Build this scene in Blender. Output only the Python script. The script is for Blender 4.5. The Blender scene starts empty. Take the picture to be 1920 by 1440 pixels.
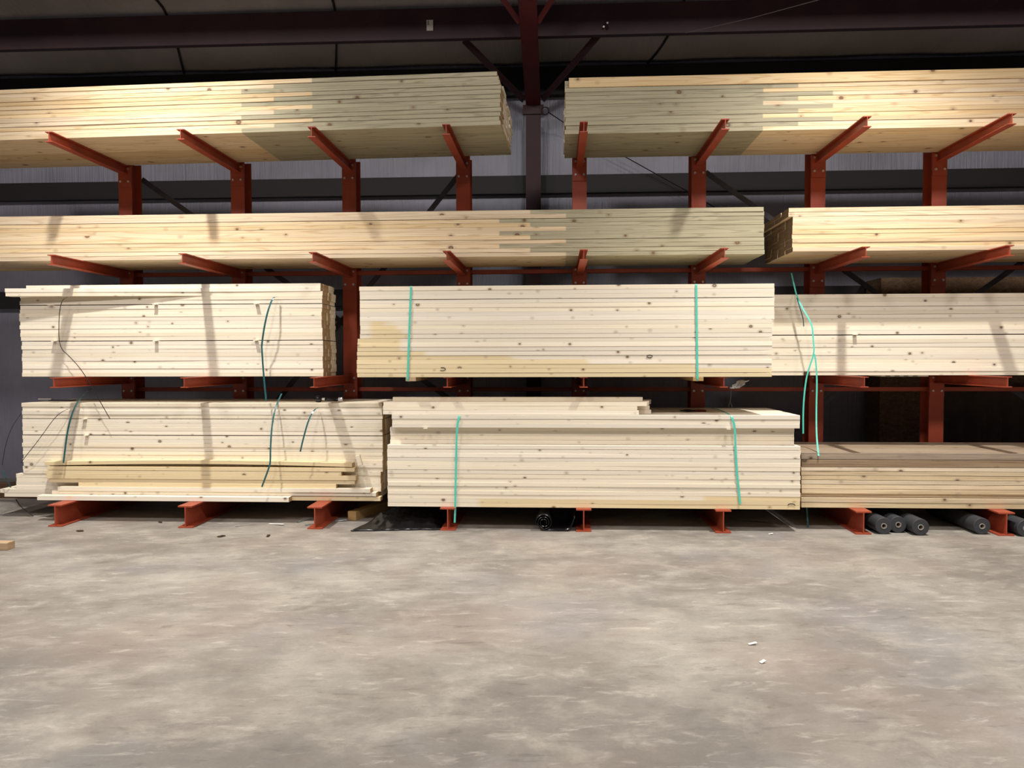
import bpy, math, random
from math import sin, cos, pi
random.seed(11)
S = bpy.context.scene
C = S.collection
# ------------------------------------------------------------------ camera
F, YAW, PIT, ROL = 1489.48, 0.0558, -0.0299, -0.0023
CAM = (4.641, -8.3817, 1.5341)
cam = bpy.data.objects.new('camera', bpy.data.cameras.new('camera'))
C.objects.link(cam); S.camera = cam
cam.data.sensor_width = 36; cam.data.lens = F / 1920 * 36; cam.data.clip_end = 200
fw = (-sin(YAW)*cos(PIT), cos(YAW)*cos(PIT), sin(PIT))
rt = (cos(YAW), sin(YAW), 0.0)
up = (rt[1]*fw[2]-rt[2]*fw[1], rt[2]*fw[0]-rt[0]*fw[2], rt[0]*fw[1]-rt[1]*fw[0])
r2 = tuple(rt[i]*cos(ROL)+up[i]*sin(ROL) for i in range(3))
u2 = tuple(-rt[i]*sin(ROL)+up[i]*cos(ROL) for i in range(3))
from mathutils import Matrix, Vector
cam.matrix_world = Matrix(((r2[0], u2[0], -fw[0], CAM[0]), (r2[1], u2[1], -fw[1], CAM[1]), (r2[2], u2[2], -fw[2], CAM[2]), (0, 0, 0, 1)))
def at(px, py, Y=None, Z=None):
    """point of the place seen at a pixel of the 1920x1440 photograph, on the plane Y=.. or Z=.."""
    d = [fw[i]+r2[i]*(px-960)/F+u2[i]*(720-py)/F for i in range(3)]
    t = (Y-CAM[1])/d[1] if Y is not None else (Z-CAM[2])/d[2]
    return Vector([CAM[i]+d[i]*t for i in range(3)])
def ax(px, py, Y): return at(px, py, Y=Y).x
# ------------------------------------------------------------------ light
S.view_settings.view_transform = 'Standard'; S.view_settings.look = 'None'
S.view_settings.exposure = 0.12; S.view_settings.gamma = 1.0; S.view_settings.use_curve_mapping = False
W = bpy.data.worlds.new('world'); S.world = W; W.use_nodes = True
W.node_tree.nodes['Background'].inputs[0].default_value = (0.80, 0.86, 1.0, 1)
W.node_tree.nodes['Background'].inputs[1].default_value = 0.07
def lamp_spot(x, y, z, e, col, ang=120, blend=1.0, r=0.12):
    l = bpy.data.lights.new('high_bay', 'SPOT'); l.energy = e; l.color = col
    l.spot_size = math.radians(ang); l.spot_blend = blend; l.shadow_soft_size = r
    o = bpy.data.objects.new('high_bay_light', l); C.objects.link(o); o.location = (x, y, z)
def lamp_area(x, y, z, e, col, sx=0.6, sy=1.2, tilt=0):
    l = bpy.data.lights.new('bay_fixture', 'AREA'); l.energy = e; l.color = col
    l.shape = 'RECTANGLE'; l.size = sx; l.size_y = sy
    o = bpy.data.objects.new('bay_fixture_light', l); C.objects.link(o); o.location = (x, y, z)
    o.rotation_euler = (tilt, 0, 0)
WARM = (1.0, 0.965, 0.90)
for x in (0.9, 7.3):
    lamp_spot(x, -2.65, 6.2, 1560, WARM, 97, 1.0, 0.09)
for x, e, col in ((-3.5, 235, (1.0, 0.86, 0.80)), (1.5, 210, (1.0, 0.97, 0.93)), (6.5, 210, (1.0, 0.97, 0.93)), (11.5, 235, (1.0, 0.84, 0.78))):
    lamp_area(x, -8.6, 7.3, e, col, 1.0, 1.2, math.radians(20))
# ------------------------------------------------------------------ node helpers
def L(h):  # srgb 0..255 -> linear
    return tuple(((c/255)/12.92 if c/255 <= .04045 else ((c/255+.055)/1.055)**2.4) for c in h)+(1,)
class NT:
    def __init__(s, name):
        s.m = bpy.data.materials.new(name); s.m.use_nodes = True; s.t = s.m.node_tree
        s.b = s.t.nodes['Principled BSDF']
    def n(s, typ, **kw):
        nd = s.t.nodes.new(typ)
        for k, v in kw.items():
            if k.startswith('i_'):
                key = k[2:]; key = int(key) if key.isdigit() else key.replace('_', ' ')
                nd.inputs[key].default_value = v
            else: setattr(nd, k, v)
        return nd
    def l(s, a, b): s.t.links.new(a, b)
    def math(s, op, a, b=None, clamp=False):
        nd = s.n('ShaderNodeMath', operation=op, use_clamp=clamp)
        for i, v in enumerate((a, b)):
            if v is None: continue
            if isinstance(v, (int, float)): nd.inputs[i].default_value = v
            else: s.l(v, nd.inputs[i])
        return nd.outputs[0]
    def mix(s, f, a, b, mode='MIX'):
        nd = s.n('ShaderNodeMix', data_type='RGBA', blend_type=mode)
        for sock, v in ((nd.inputs[0], f), (nd.inputs[6], a), (nd.inputs[7], b)):
            if isinstance(v, (int, float, tuple)): sock.default_value = v
            else: s.l(v, sock)
        return nd.outputs[2]
    def ramp(s, f, lo, hi):
        nd = s.n('ShaderNodeMapRange', i_1=lo, i_2=hi); s.l(f, nd.inputs[0]); return nd.outputs[0]
    def mapping(s, v, sc):
        nd = s.n('ShaderNodeMapping'); nd.inputs['Scale'].default_value = sc; s.l(v, nd.inputs[0]); return nd.outputs[0]
    def noise(s, v, scale, detail=3, rough=.5, dist=0):
        nd = s.n('ShaderNodeTexNoise'); s.l(v, nd.inputs['Vector'])
        nd.inputs['Scale'].default_value = scale; nd.inputs['Detail'].default_value = detail
        nd.inputs['Roughness'].default_value = rough; nd.inputs['Distortion'].default_value = dist
        return nd.outputs[0]
def plain(name, col, rough=.6, metal=0, noise=0.0, scale=6, bump=0.0):
    k = NT(name); k.b.inputs['Roughness'].default_value = rough; k.b.inputs['Metallic'].default_value = metal
    tc = k.n('ShaderNodeTexCoord')
    if noise:
        f = k.noise(tc.outputs['Object'], scale, 5)
        c = k.mix(k.ramp(f, .3, .7), tuple(x*(1-noise) for x in L(col)[:3])+(1,), tuple(min(1, x*(1+noise)) for x in L(col)[:3])+(1,))
        k.l(c, k.b.inputs['Base Color'])
        if bump:
            b = k.n('ShaderNodeBump', i_Strength=bump, i_Distance=.01); k.l(f, b.inputs['Height']); k.l(b.outputs[0], k.b.inputs['Normal'])
    else: k.b.inputs['Base Color'].default_value = L(col)
    return k.m
def wood(name, base, dark, alt, knot=(95, 62, 38), kr=.13, kscale=9.0, grain=.35, rings=.0, olive=(178, 170, 142), yellow=(246, 232, 192), rough=.62):
    k = NT(name); k.b.inputs['Roughness'].default_value = rough
    tc = k.n('ShaderNodeTexCoord'); oi = k.n('ShaderNodeObjectInfo')
    off = k.n('ShaderNodeVectorMath', operation='SCALE'); off.inputs[0].default_value = (37.0, 11.0, 23.0)
    k.l(oi.outputs['Random'], off.inputs['Scale'])
    add = k.n('ShaderNodeVectorMath', operation='ADD'); k.l(tc.outputs['Object'], add.inputs[0]); k.l(off.outputs[0], add.inputs[1])
    v = add.outputs[0]
    # long broad streaks and fine grain
    g1 = k.noise(k.mapping(v, (.5, 14, 30)), 1.0, 4, .6, .6)
    g2 = k.noise(k.mapping(v, (2.5, 60, 130)), 1.0, 3, .6)
    c = k.mix(k.ramp(g1, .38, .72), L(base), L(alt))
    c = k.mix(k.math('MULTIPLY', k.ramp(g2, .5, .8), grain), c, L(dark))
    if rings:   # cathedral figure
        lf = k.noise(k.mapping(v, (.45, 6, 10)), 1.0, 2, .5, .2)
        w = k.math('SINE', k.math('MULTIPLY', lf, 60.0))
        c = k.mix(k.math('MULTIPLY', k.ramp(w, .55, 1.0), rings), c, L(dark))
    # per-board tone
    tone = k.n('ShaderNodeHueSaturation')
    k.l(k.math('ADD', k.math('MULTIPLY', k.math('FRACT', k.math('MULTIPLY', oi.outputs['Random'], 7.3)), .18), .88), tone.inputs['Value'])
    k.l(k.math('ADD', k.math('MULTIPLY', oi.outputs['Random'], .35), .85), tone.inputs['Saturation'])
    k.l(c, tone.inputs['Color']); c = tone.outputs[0]
    # preservative (grey green) reaching from an X position, yellow sap stain
    ge = k.n('ShaderNodeNewGeometry'); sp = k.n('ShaderNodeSeparateXYZ'); k.l(ge.outputs['Position'], sp.inputs[0])
    def attr(n): return k.n('ShaderNodeAttribute', attribute_type='OBJECT', attribute_name=n).outputs['Fac']
    m = k.math('MULTIPLY', k.math('MULTIPLY', k.math('SUBTRACT', sp.outputs[0], attr('stain_from')), attr('stain_side')), 90.0, True)
    ol = k.mix(k.ramp(g1, .35, .75), L(olive), tuple(x*.82 for x in L(olive)[:3])+(1,))
    ol = k.mix(k.math('MULTIPLY', k.ramp(g2, .45, .8), .4), ol, L((112, 106, 80)))
    if rings: ol = k.mix(k.math('MULTIPLY', k.ramp(w, .55, 1.0), rings), ol, L((120, 112, 84)))
    c = k.mix(m, c, ol)
    wob = k.math('MULTIPLY', k.math('SUBTRACT', k.noise(tc.outputs['Object'], 5, 3), .5), .25)
    my = k.math('MULTIPLY', k.math('ADD', k.math('SUBTRACT', attr('yellow_to'), sp.outputs[0]), wob), 14.0, True)
    my2 = k.math('MULTIPLY', k.math('ADD', k.math('SUBTRACT', sp.outputs[0], attr('yellow_from')), wob), 14.0, True)
    c = k.mix(k.math('MULTIPLY', k.math('MULTIPLY', my, my2), .75), c, L(yellow), 'MULTIPLY')
    # knots
    vo = k.n('ShaderNodeTexVoronoi'); k.l(k.mapping(v, (kscale*.8, kscale, kscale)), vo.inputs['Vector']); vo.inputs['Scale'].default_value = 1.0
    sc_ = k.n('ShaderNodeSeparateColor'); k.l(vo.outputs['Color'], sc_.inputs[0])
    d = k.math('ADD', vo.outputs['Distance'], k.math('MULTIPLY', k.ramp(sc_.outputs[0], 1.0, .0), .11))
    c = k.mix(k.math('MULTIPLY', k.ramp(d, kr*1.9, kr), .35), c, L(knot))
    c = k.mix(k.math('MULTIPLY', k.ramp(d, kr*1.05, kr*.85), .85), c, L(knot))
    c = k.mix(k.math('MULTIPLY', k.ramp(d, kr*.5, kr*.3), .35), c, L(base))
    k.l(c, k.b.inputs['Base Color'])
    return k.m
M = {}
M['spf'] = wood('white_wood', (243, 233, 213), (204, 184, 152), (235, 224, 204), (104, 80, 56), .14, 9.0, .32)
M['pine'] = wood('yellow_pine', (230, 209, 174), (184, 144, 96), (220, 195, 154), (104, 72, 46), .14, 6.0, .30, .42)
M['weather'] = wood('weathered_treated_wood', (234, 216, 184), (136, 114, 88), (206, 186, 154), (92, 70, 48), .15, 7.5, .65)
M['grey'] = wood('grey_brown_wood', (170, 150, 126), (96, 78, 64), (142, 122, 102), (70, 54, 42), .15, 7.0, .8)  # darker, greyer wood for the two top rows at floor-tier right
M['endgrain'] = plain('sawn_end_grain', (176, 148, 110), .8, 0, .25, 25)
M['endgrain_dark'] = plain('dark_end_grain', (104, 84, 60), .85, 0, .3, 12)  # darker brown board ends, right second-tier bundle only
M['red'] = plain('orange_red_steel_paint', (160, 70, 46), .45, 0, .14, 5)
M['maroon'] = plain('maroon_primer', (96, 36, 38), .55, 0, .15, 4)
M['girt'] = plain('dark_primer', (15, 11, 13), .6, 0, .2, 4)
M['maroon_shaded'] = plain('shaded_maroon_primer', (52, 22, 24), .6, 0, .15, 4)  # maroon primer with the shade behind the bundles painted into its colour
M['purlin'] = plain('dark_maroon_primer', (60, 36, 42), .6, 0, .2, 3)
M['angle'] = plain('dark_grey_angle_paint', (66, 66, 74), .5, 0, .15, 8)
M['bolt'] = plain('zinc_bolt', (205, 200, 196), .35, .6)
M['black'] = plain('black_plastic', (18, 19, 22), .28, 0, .3, 12)
M['sheet'] = plain('black_polythene', (12, 12, 14), .22, 0, .3, 9)
M['chrome'] = plain('white_metal', (225, 225, 225), .3, .3)
M['redgrip'] = plain('dark_red_grip', (120, 30, 26), .5)
M['teal'] = plain('teal_strap', (92, 205, 186), .3, 0, .08, 20)
M['dkstrap'] = plain('dark_green_strap', (46, 92, 94), .22, 0, .2, 20)
M['blstrap'] = plain('black_strap', (40, 38, 40), .3)
M['tag'] = plain('white_paper', (235, 232, 225), .7)
M['greytag'] = plain('grey_print', (150, 150, 150), .7)
M['film'] = plain('grey_roofing_felt', (52, 54, 58), .65, 0, .15, 20)
M['core'] = plain('cardboard_core', (150, 142, 130), .7)
M['dark'] = plain('dark_core_hole', (10, 10, 10), .9)
M['cable'] = plain('grey_cable', (120, 115, 115), .6)
M['timber'] = wood('rough_timber', (186, 156, 116), (128, 98, 64), (168, 138, 98), (90, 62, 40), .12, 8, .5)
M['browntimber'] = plain('dark_brown_timber', (74, 50, 34), .8, 0, .3, 8)
M['clear'] = plain('clear_film', (190, 192, 198), .15, 0, .2, 30)
def osb():
    k = NT('oriented_strand_board'); k.b.inputs['Roughness'].default_value = .7
    tc = k.n('ShaderNodeTexCoord')
    vo = k.n('ShaderNodeTexVoronoi'); k.l(k.mapping(tc.outputs['Object'], (22, 22, 46)), vo.inputs['Vector']); vo.inputs['Scale'].default_value = 1
    c = k.mix(vo.outputs['Color'], L((150, 122, 88)), L((104, 80, 56)))
    c = k.mix(k.noise(tc.outputs['Object'], 60), c, L((74, 52, 36)))
    k.l(c, k.b.inputs['Base Color']); return k.m
M['osb'] = osb()
M['ply'] = plain('dark_stained_plywood', (66, 52, 42), .7, 0, .35, 5)
def concrete():
    k = NT('concrete_floor'); tc = k.n('ShaderNodeTexCoord'); v = tc.outputs['Object']
    rot = k.n('ShaderNodeMapping'); k.l(v, rot.inputs[0]); rot.inputs['Rotation'].default_value = (0, 0, -.10)
    v = rot.outputs[0]
    big = k.noise(v, .8, 5, .62, .2); mid = k.noise(k.mapping(v, (1, 1.3, 1)), 2.6, 8, .68, .25)
    c = k.mix(k.ramp(big, .38, .62), L((122, 117, 110)), L((152, 147, 138)))
    c = k.mix(k.math('MULTIPLY', k.ramp(mid, .50, .68), .65), c, L((178, 171, 160)))
    c = k.mix(k.math('MULTIPLY', k.ramp(mid, .48, .34), .55), c, L((108, 101, 94)))
    hue = k.noise(v, .6, 3, .55)
    c = k.mix(k.math('MULTIPLY', k.ramp(hue, .48, .66), .40), c, L((156, 138, 127)))
    hue2 = k.noise(k.mapping(v, (1, 1, 7)), .9, 3, .55, .2)
    c = k.mix(k.math('MULTIPLY', k.ramp(hue2, .52, .68), .35), c, L((134, 133, 138)))
    st = k.noise(k.mapping(v, (2.2, 7, 1)), 1.9, 7, .72, .5)
    c = k.mix(k.math('MULTIPLY', k.ramp(st, .56, .72), .5), c, L((208, 202, 192)))
    c = k.mix(k.math('MULTIPLY', k.ramp(st, .43, .32), .5), c, L((92, 85, 80)))
    fine = k.noise(v, 60, 3, .6)
    c = k.mix(k.math('MULTIPLY', k.ramp(fine, .35, .65), .12), c, L((90, 84, 80)))
    k.l(c, k.b.inputs['Base Color'])
    k.l(k.math('ADD', k.math('MULTIPLY', mid, .3), .48), k.b.inputs['Roughness'])
    b = k.n('ShaderNodeBump', i_Strength=.12, i_Distance=.004); k.l(st, b.inputs['Height']); k.l(b.outputs[0], k.b.inputs['Normal'])
    return k.m
M['concrete'] = concrete()
def insul(name, lo, hi, rough=.45):
    k = NT(name); k.b.inputs['Roughness'].default_value = rough; tc = k.n('ShaderNodeTexCoord'); v = tc.outputs['Object']
    w = k.noise(k.mapping(v, (26, 1, 1.2)), 1, 3, .6, .8); f = k.noise(v, 1.4, 3)
    c = k.mix(k.ramp(f, .35, .65), L(lo), L(hi))
    k.l(c, k.b.inputs['Base Color'])
    b = k.n('ShaderNodeBump', i_Strength=.55, i_Distance=.02); k.l(w, b.inputs['Height']); k.l(b.outputs[0], k.b.inputs['Normal'])
    return k.m
M['wall'] = insul('vinyl_wall_insulation', (136, 138, 152), (156, 157, 172), .4)
M['roof'] = insul('vinyl_roof_insulation', (168, 163, 162), (186, 181, 180), .6)
M['seam'] = plain('dark_seam_tape', (40, 36, 36), .7)
# ------------------------------------------------------------------ mesh helpers
class MB:
    def __init__(s): s.v = []; s.f = []
    def box(s, a, b, ch=0.0):
        (x0, y0, z0), (x1, y1, z1) = a, b
        n = len(s.v)
        if ch <= 0:
            s.v += [(x0, y0, z0), (x1, y0, z0), (x1, y1, z0), (x0, y1, z0), (x0, y0, z1), (x1, y0, z1), (x1, y1, z1), (x0, y1, z1)]
            for q in ((3, 2, 1, 0), (4, 5, 6, 7), (0, 1, 5, 4), (1, 2, 6, 5), (2, 3, 7, 6), (3, 0, 4, 7)): s.f.append(tuple(n+i for i in q))
        else:
            s.loft([[(x, y, z) for y, z in ((y0+ch, z0), (y1-ch, z0), (y1, z0+ch), (y1, z1-ch), (y1-ch, z1), (y0+ch, z1), (y0, z1-ch), (y0, z0+ch))] for x in (x0, x1)])
        return s
    def loft(s, rings, cap=True, closed=True):
        n = len(s.v); k = len(rings[0])
        for r in rings: s.v += [tuple(p) for p in r]
        for i in range(len(rings)-1):
            for j in range(k if closed else k-1):
                a = n+i*k+j; b = n+i*k+(j+1) % k
                s.f.append((a, b, b+k, a+k))
        if cap and closed:
            s.f.append(tuple(n+j for j in reversed(range(k)))); s.f.append(tuple(n+(len(rings)-1)*k+j for j in range(k)))
        return s
    def prism(s, prof, axis, a, b):
        """profile in the two other axes, extruded along axis (0,1,2) from a to b"""
        def P(t, u, w): return ((t, u, w), (u, t, w), (u, w, t))[axis]
        return s.loft([[P(t, u, w) for u, w in prof] for t in (a, b)])
    def tube(s, pts, r, k=8):
        pts = [Vector(p) for p in pts]; rings = []
        ref = Vector((0, 0, 1))
        for i, p in enumerate(pts):
            t = (pts[min(i+1, len(pts)-1)]-pts[max(i-1, 0)]).normalized()
            rf = ref if abs(t.dot(ref)) < .95 else Vector((0, 1, 0))
            a = t.cross(rf).normalized(); b = a.cross(t)
            rr = r[i] if isinstance(r, (list, tuple)) else r
            rings.append([p+a*cos(2*pi*j/k)*rr+b*sin(2*pi*j/k)*rr for j in range(k)])
        return s.loft(rings)
    def bar(s, p, q, w, d, side=Vector((0, 1, 0))):
        """rectangular bar p->q, w wide in the plane perpendicular to side, d thick along side"""
        p = Vector(p); q = Vector(q); t = (q-p).normalized(); n = t.cross(side).normalized()*w/2; m = side*d/2
        return s.loft([[c+n+m, c-n+m, c-n-m, c+n-m] for c in (p, q)])
    def ribbon(s, pts, w, th):
        pts = smooth([Vector(p) for p in pts]); rings = []
        for i, p in enumerate(pts):
            t = (pts[min(i+1, len(pts)-1)]-pts[max(i-1, 0)]).normalized()
            n = Vector((1, 0, 0))-t*t.x
            if n.length < .3: n = Vector((t.z, 0, -t.x))
            n.normalize(); m = t.cross(n).normalized()
            rings.append([p+n*w/2+m*th/2, p-n*w/2+m*th/2, p-n*w/2-m*th/2, p+n*w/2-m*th/2])
        return s.loft(rings)
    def cyl(s, c, r, axis, h, k=24, r1=None):
        rings = []
        for t, rr in ((0, r), (h, r if r1 is None else r1)):
            ring = []
            for j in range(k):
                u, w = rr*cos(2*pi*j/k), rr*sin(2*pi*j/k)
                ring.append([(c[0]+t, c[1]+u, c[2]+w), (c[0]+u, c[1]+t, c[2]+w), (c[0]+u, c[1]+w, c[2]+t)][axis])
            rings.append(ring)
        return s.loft(rings)
def smooth(pts, it=2):
    for _ in range(it):
        o = [pts[0]]
        for a, b in zip(pts, pts[1:]): o += [a*.75+b*.25, a*.25+b*.75]
        pts = o+[pts[-1]]
    return pts
def obj(name, mb, mat, parent=None, loc=(0, 0, 0), shade=False, ends=False):
    me = bpy.data.meshes.new(name); me.from_pydata([tuple(v) for v in mb.v], [], mb.f)
    if ends:
        for q in (-1, -2): me.polygons[len(mb.f)+q].material_index = 1
    import bmesh
    bm = bmesh.new(); bm.from_mesh(me); bmesh.ops.recalc_face_normals(bm, faces=bm.faces); bm.to_mesh(me); bm.free()
    for m_ in (mat if isinstance(mat, list) else [mat]): me.materials.append(M[m_])
    if shade: me.shade_smooth()
    o = bpy.data.objects.new(name, me); C.objects.link(o); o.location = loc
    if parent: o.parent = parent
    return o
seen = {}
def tag(o, label, cat, group=None, kind=None):
    n = len(label.split()); assert 4 <= n <= 16, (n, label)
    o['label'] = label; o['category'] = cat
    if group: o['group'] = group
    if kind: o['kind'] = kind
    if label in seen: print('DUP LABEL', label)
    seen[label] = 1
    return o
def empty(name, loc): o = bpy.data.objects.new(name, None); C.objects.link(o); o.location = loc; return o
def struct(name, mb, mat, shade=False): o = obj(name, mb, mat, shade=shade); o['kind'] = 'structure'; return o
ORD = ['', 'first', 'second', 'third', 'fourth', 'fifth', 'sixth', 'seventh', 'eighth', 'ninth', 'tenth', 'eleventh', 'twelfth', 'thirteenth', 'fourteenth', 'fifteenth', 'sixteenth', 'seventeenth', 'eighteenth', 'nineteenth', 'twentieth', 'twenty-first', 'twenty-second', 'twenty-third', 'twenty-fourth', 'twenty-fifth']
# ------------------------------------------------------------------ setting
WY = 1.62
struct('floor', MB().box((-14, -16, -.12), (24, WY+.25, 0)), 'concrete')
struct('wall_back', MB().box((-14, WY, 0), (24, WY+.25, 5.6)), 'wall')
# roof insulation: slopes up towards the viewer, sags between the purlins
CE0, CSL = 5.20, .25
purl_y = [0.45, -1.15, -2.75, -4.35, -5.95, -7.55, -9.15]
def ceil_z(y): return CE0+CSL*(WY-y)
mb = MB(); ys = []; y = WY
while y > -10: ys.append(y); y -= .1
xs = [-14+.5*i for i in range(77)]
for yy in ys:
    ph = (yy-.45)/1.6; sag = -.10*sin(pi*(ph % 1.0))**2 if yy < .45 else -.07*sin(pi*(WY-yy)/(WY-.45))
    for x in xs:
        q = ((x-2.25)/1.83) % 1.0
        mb.v.append((x, yy, ceil_z(yy)+sag+.02*abs(sin(pi*q))-.0))
nx = len(xs)
for i in range(len(ys)-1):
    for j in range(nx-1): mb.f.append((i*nx+j, i*nx+j+1, (i+1)*nx+j+1, (i+1)*nx+j))
top0 = len(mb.v)
ce = struct('ceiling', mb, 'roof', shade=True)
so = ce.modifiers.new('thick', 'SOLIDIFY'); so.thickness = .08; so.offset = 1
# seams of the insulation
for i, X in enumerate((ax(318, 92, .6), ax(632, 92, .6), ax(1283, 72, .6))):
    pts = []
    for yy in ys[:45]:
        ph = (yy-.45)/1.6; sag = -.10*sin(pi*(ph % 1.0))**2 if yy < .45 else -.07*sin(pi*(WY-yy)/(WY-.45))
        pts.append(Vector((X+.02*sin(yy*3+i)-.22*max(0, yy-.4)**1.5, yy, ceil_z(yy)+sag-.006)))
    mb = MB(); rings = []
    for p in pts: rings.append([p+Vector((-.012, 0, -.004)), p+Vector((.012, 0, -.004)), p+Vector((.012, 0, .02)), p+Vector((-.012, 0, .02))])
    mb.loft(rings); struct('trim_%d' % (i+1), mb, 'seam')
# eave strut and girts
def zee(x0, x1, y, z0, z1, lip=.06):
    mb = MB(); mb.box((x0, y-.006, z0), (x1, y+.006, z1)); mb.box((x0, y+.006, z0), (x1, y+lip, z0+.008)); mb.box((x0, y+.006, z1-.008), (x1, y+lip, z1))
    return mb
tag(obj('eave_strut', zee(-14, 24, 1.50, 4.80, 5.14, .11), 'girt'), 'near-black steel eave strut along the top of the back wall', 'steel beam')
tag(obj('wall_girt', zee(-14, 24, 1.52, 3.60, 3.82, .095), 'girt'), 'near-black horizontal wall girt seen between the two upper tiers of lumber', 'steel beam')
tag(obj('wall_girt', zee(-14, 24, 1.52, 2.22, 2.43, .095), 'girt'), 'near-black horizontal wall girt seen behind the third tier of lumber', 'steel beam')
# purlins (one each side of the rafter)
CX = 4.365
def purlin(x0, x1, y, z0, h): return zee(x0, x1, y, z0, z0+h, .07)
pl = obj('roof_purlin', purlin(-14, CX-.012, .45, 5.085, .335), 'purlin'); tag(pl, 'dark maroon roof purlin left of the rafter, carrying a small white tag', 'steel beam')
pr = obj('roof_purlin', purlin(CX+.012, 24, .45, 5.085, .335), 'purlin'); tag(pr, 'dark maroon roof purlin running right from the rafter', 'steel beam')
p = at(806, 47.5, Y=.44)
tg = obj('tag', MB().box((p.x-.036, .437, p.z-.058), (p.x+.036, .4405, p.z+.058)), 'tag', pl); tg['label'] = 'small white paper tag'
obj('printed_mark', MB().box((p.x-.026, .4355, p.z-.0), (p.x-.008, .4368, p.z+.05)), 'greytag', tg)
# building column + haunch + rafter
cf = empty('building_frame', (CX, 1.3, 0)); tag(cf, 'maroon tapered building column and rafter rising behind the gap between the top bundles', 'steel column')
fwid = .18
mb = MB(); mb.box((-fwid/2, 0, 0), (fwid/2, .012, 4.60)); mb.box((-.005, .012, 0), (.005, .30, 4.60)); obj('column', mb, 'maroon_shaded', cf)
def frustum(mb, w, p, q, th):   # sloped flange from p(y,z) to q(y,z)
    mb.loft([[(-w/2, a, b), (w/2, a, b), (w/2, a, b+th), (-w/2, a, b+th)] for a, b in (p, q)])
rslope = (4.991-4.593)/1.95
mb = MB(); frustum(mb, fwid, (0, 4.60), (-1.95, 4.99), .014); frustum(mb, fwid, (-1.95, 4.99), (-9.5, 4.99+7.55*.25), .014)
mb.loft([[(-.005, a, b), (.005, a, b), (.005, a, c), (-.005, a, c)] for a, b, c in ((.2, 4.60, 5.2), (-1.95, 5.0, 5.72), (-9.5, 5.0+7.55*.25, 7.6))])
obj('rafter', mb, 'maroon', cf)
obj('knee_plate', MB().box((-fwid/2-.035, -.02, 4.50), (fwid/2+.035, .02, 4.61)), 'maroon_shaded', cf)
# flange braces
def brace(name, p, q, w, d, mat, label): 
    return tag(obj(name, MB().bar(p, q, w, d), mat), label, 'steel brace')
brace('knee_brace', at(870, 75, Y=.55), (CX-.11, 1.26, 4.66), .075, .012, 'purlin', 'dark diagonal knee brace from the left purlin down to the building column')
kb = brace('knee_brace', at(1138, 48, Y=.43)-Vector((0, .01, 0)), (CX+.11, 1.26, 4.66), .075, .012, 'purlin', 'dark diagonal knee brace from the right purlin down to the building column')
for a in ((1132, 50), (1139, 43)):
    p = at(a[0], a[1], Y=.41); obj('bolt', MB().cyl((p.x, .405, p.z), .011, 1, .02, 8), 'bolt', kb)
p = at(978, 47, Y=-.25)
brace('flange_brace', (CX-.09, -.28, 4.93), (CX-.75, -1.12, 5.56), .05, .03, 'maroon', 'short maroon flange brace rising left from the rafter at the top edge')
brace('flange_brace', (CX+.09, -.28, 4.93), (CX+.75, -1.12, 5.56), .05, .03, 'maroon', 'short maroon flange brace rising right from the rafter at the top edge')
for s in (-1, 1):
    o = obj('roof_purlin', purlin(-14 if s < 0 else CX+.012, CX-.012 if s < 0 else 24, -1.15, 5.55, .30), 'purlin')
    tag(o, 'dark maroon roof purlin above the picture top, %s side of the rafter' % ('left' if s < 0 else 'right'), 'steel beam')
# rod bracing with ring, thin cable
mb = MB(); c = at(1022, 208, Y=1.2); pts = [c+Vector((.045*cos(t*pi/8), 0, .045*sin(t*pi/8))) for t in range(17)]; mb.tube(pts, .006, 6)
q = at(1062, 233, Y=1.35); mb.tube([c+Vector((.045, 0, -.02)), q, at(1300, 365, Y=1.45), at(1345, 392, Y=1.45)], .006, 6)
tag(obj('brace_rod', mb, 'girt'), 'thin dark brace rod with a ring end beside the building column', 'rod')
p0 = at(1285, 62, Y=.3); p1 = at(1545, -3, Y=-.5)
tag(obj('cable', MB().tube([p0, (p0+p1)/2+Vector((0, 0, -.015)), p1], .003, 6), 'cable'), 'thin pale cable slanting across the right roof purlin', 'cable')
# timber at the foot of the wall, far left
tag(obj('base_timber', MB().box((-3.2, .15, 0), (-.62, .25, .17), .004), 'browntimber'), 'dark brown timber lying on the floor at the far left edge', 'timber')
# sheets standing behind the rack at the right
o = obj('strand_board_sheet', MB().box((8.36, .98, 0), (10.8, 1.42, 2.47), .003), 'osb'); tag(o, 'brown strand board pack standing against the back wall at the right', 'sheet pack')
mb = MB(); rings = []
for i in range(41):
    x = 8.98+i*.06; yy = .80+.008*sin(i*1.9)+.006*sin(i*.7)
    rings.append([(x, yy, 0), (x, yy+.06, 0), (x, yy+.06, 1.22), (x, yy, 1.22)])
mb.loft(rings); tag(obj('dark_panel', mb, 'ply'), 'very dark rippled panel leaning behind the rightmost uprights', 'panel')
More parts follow.
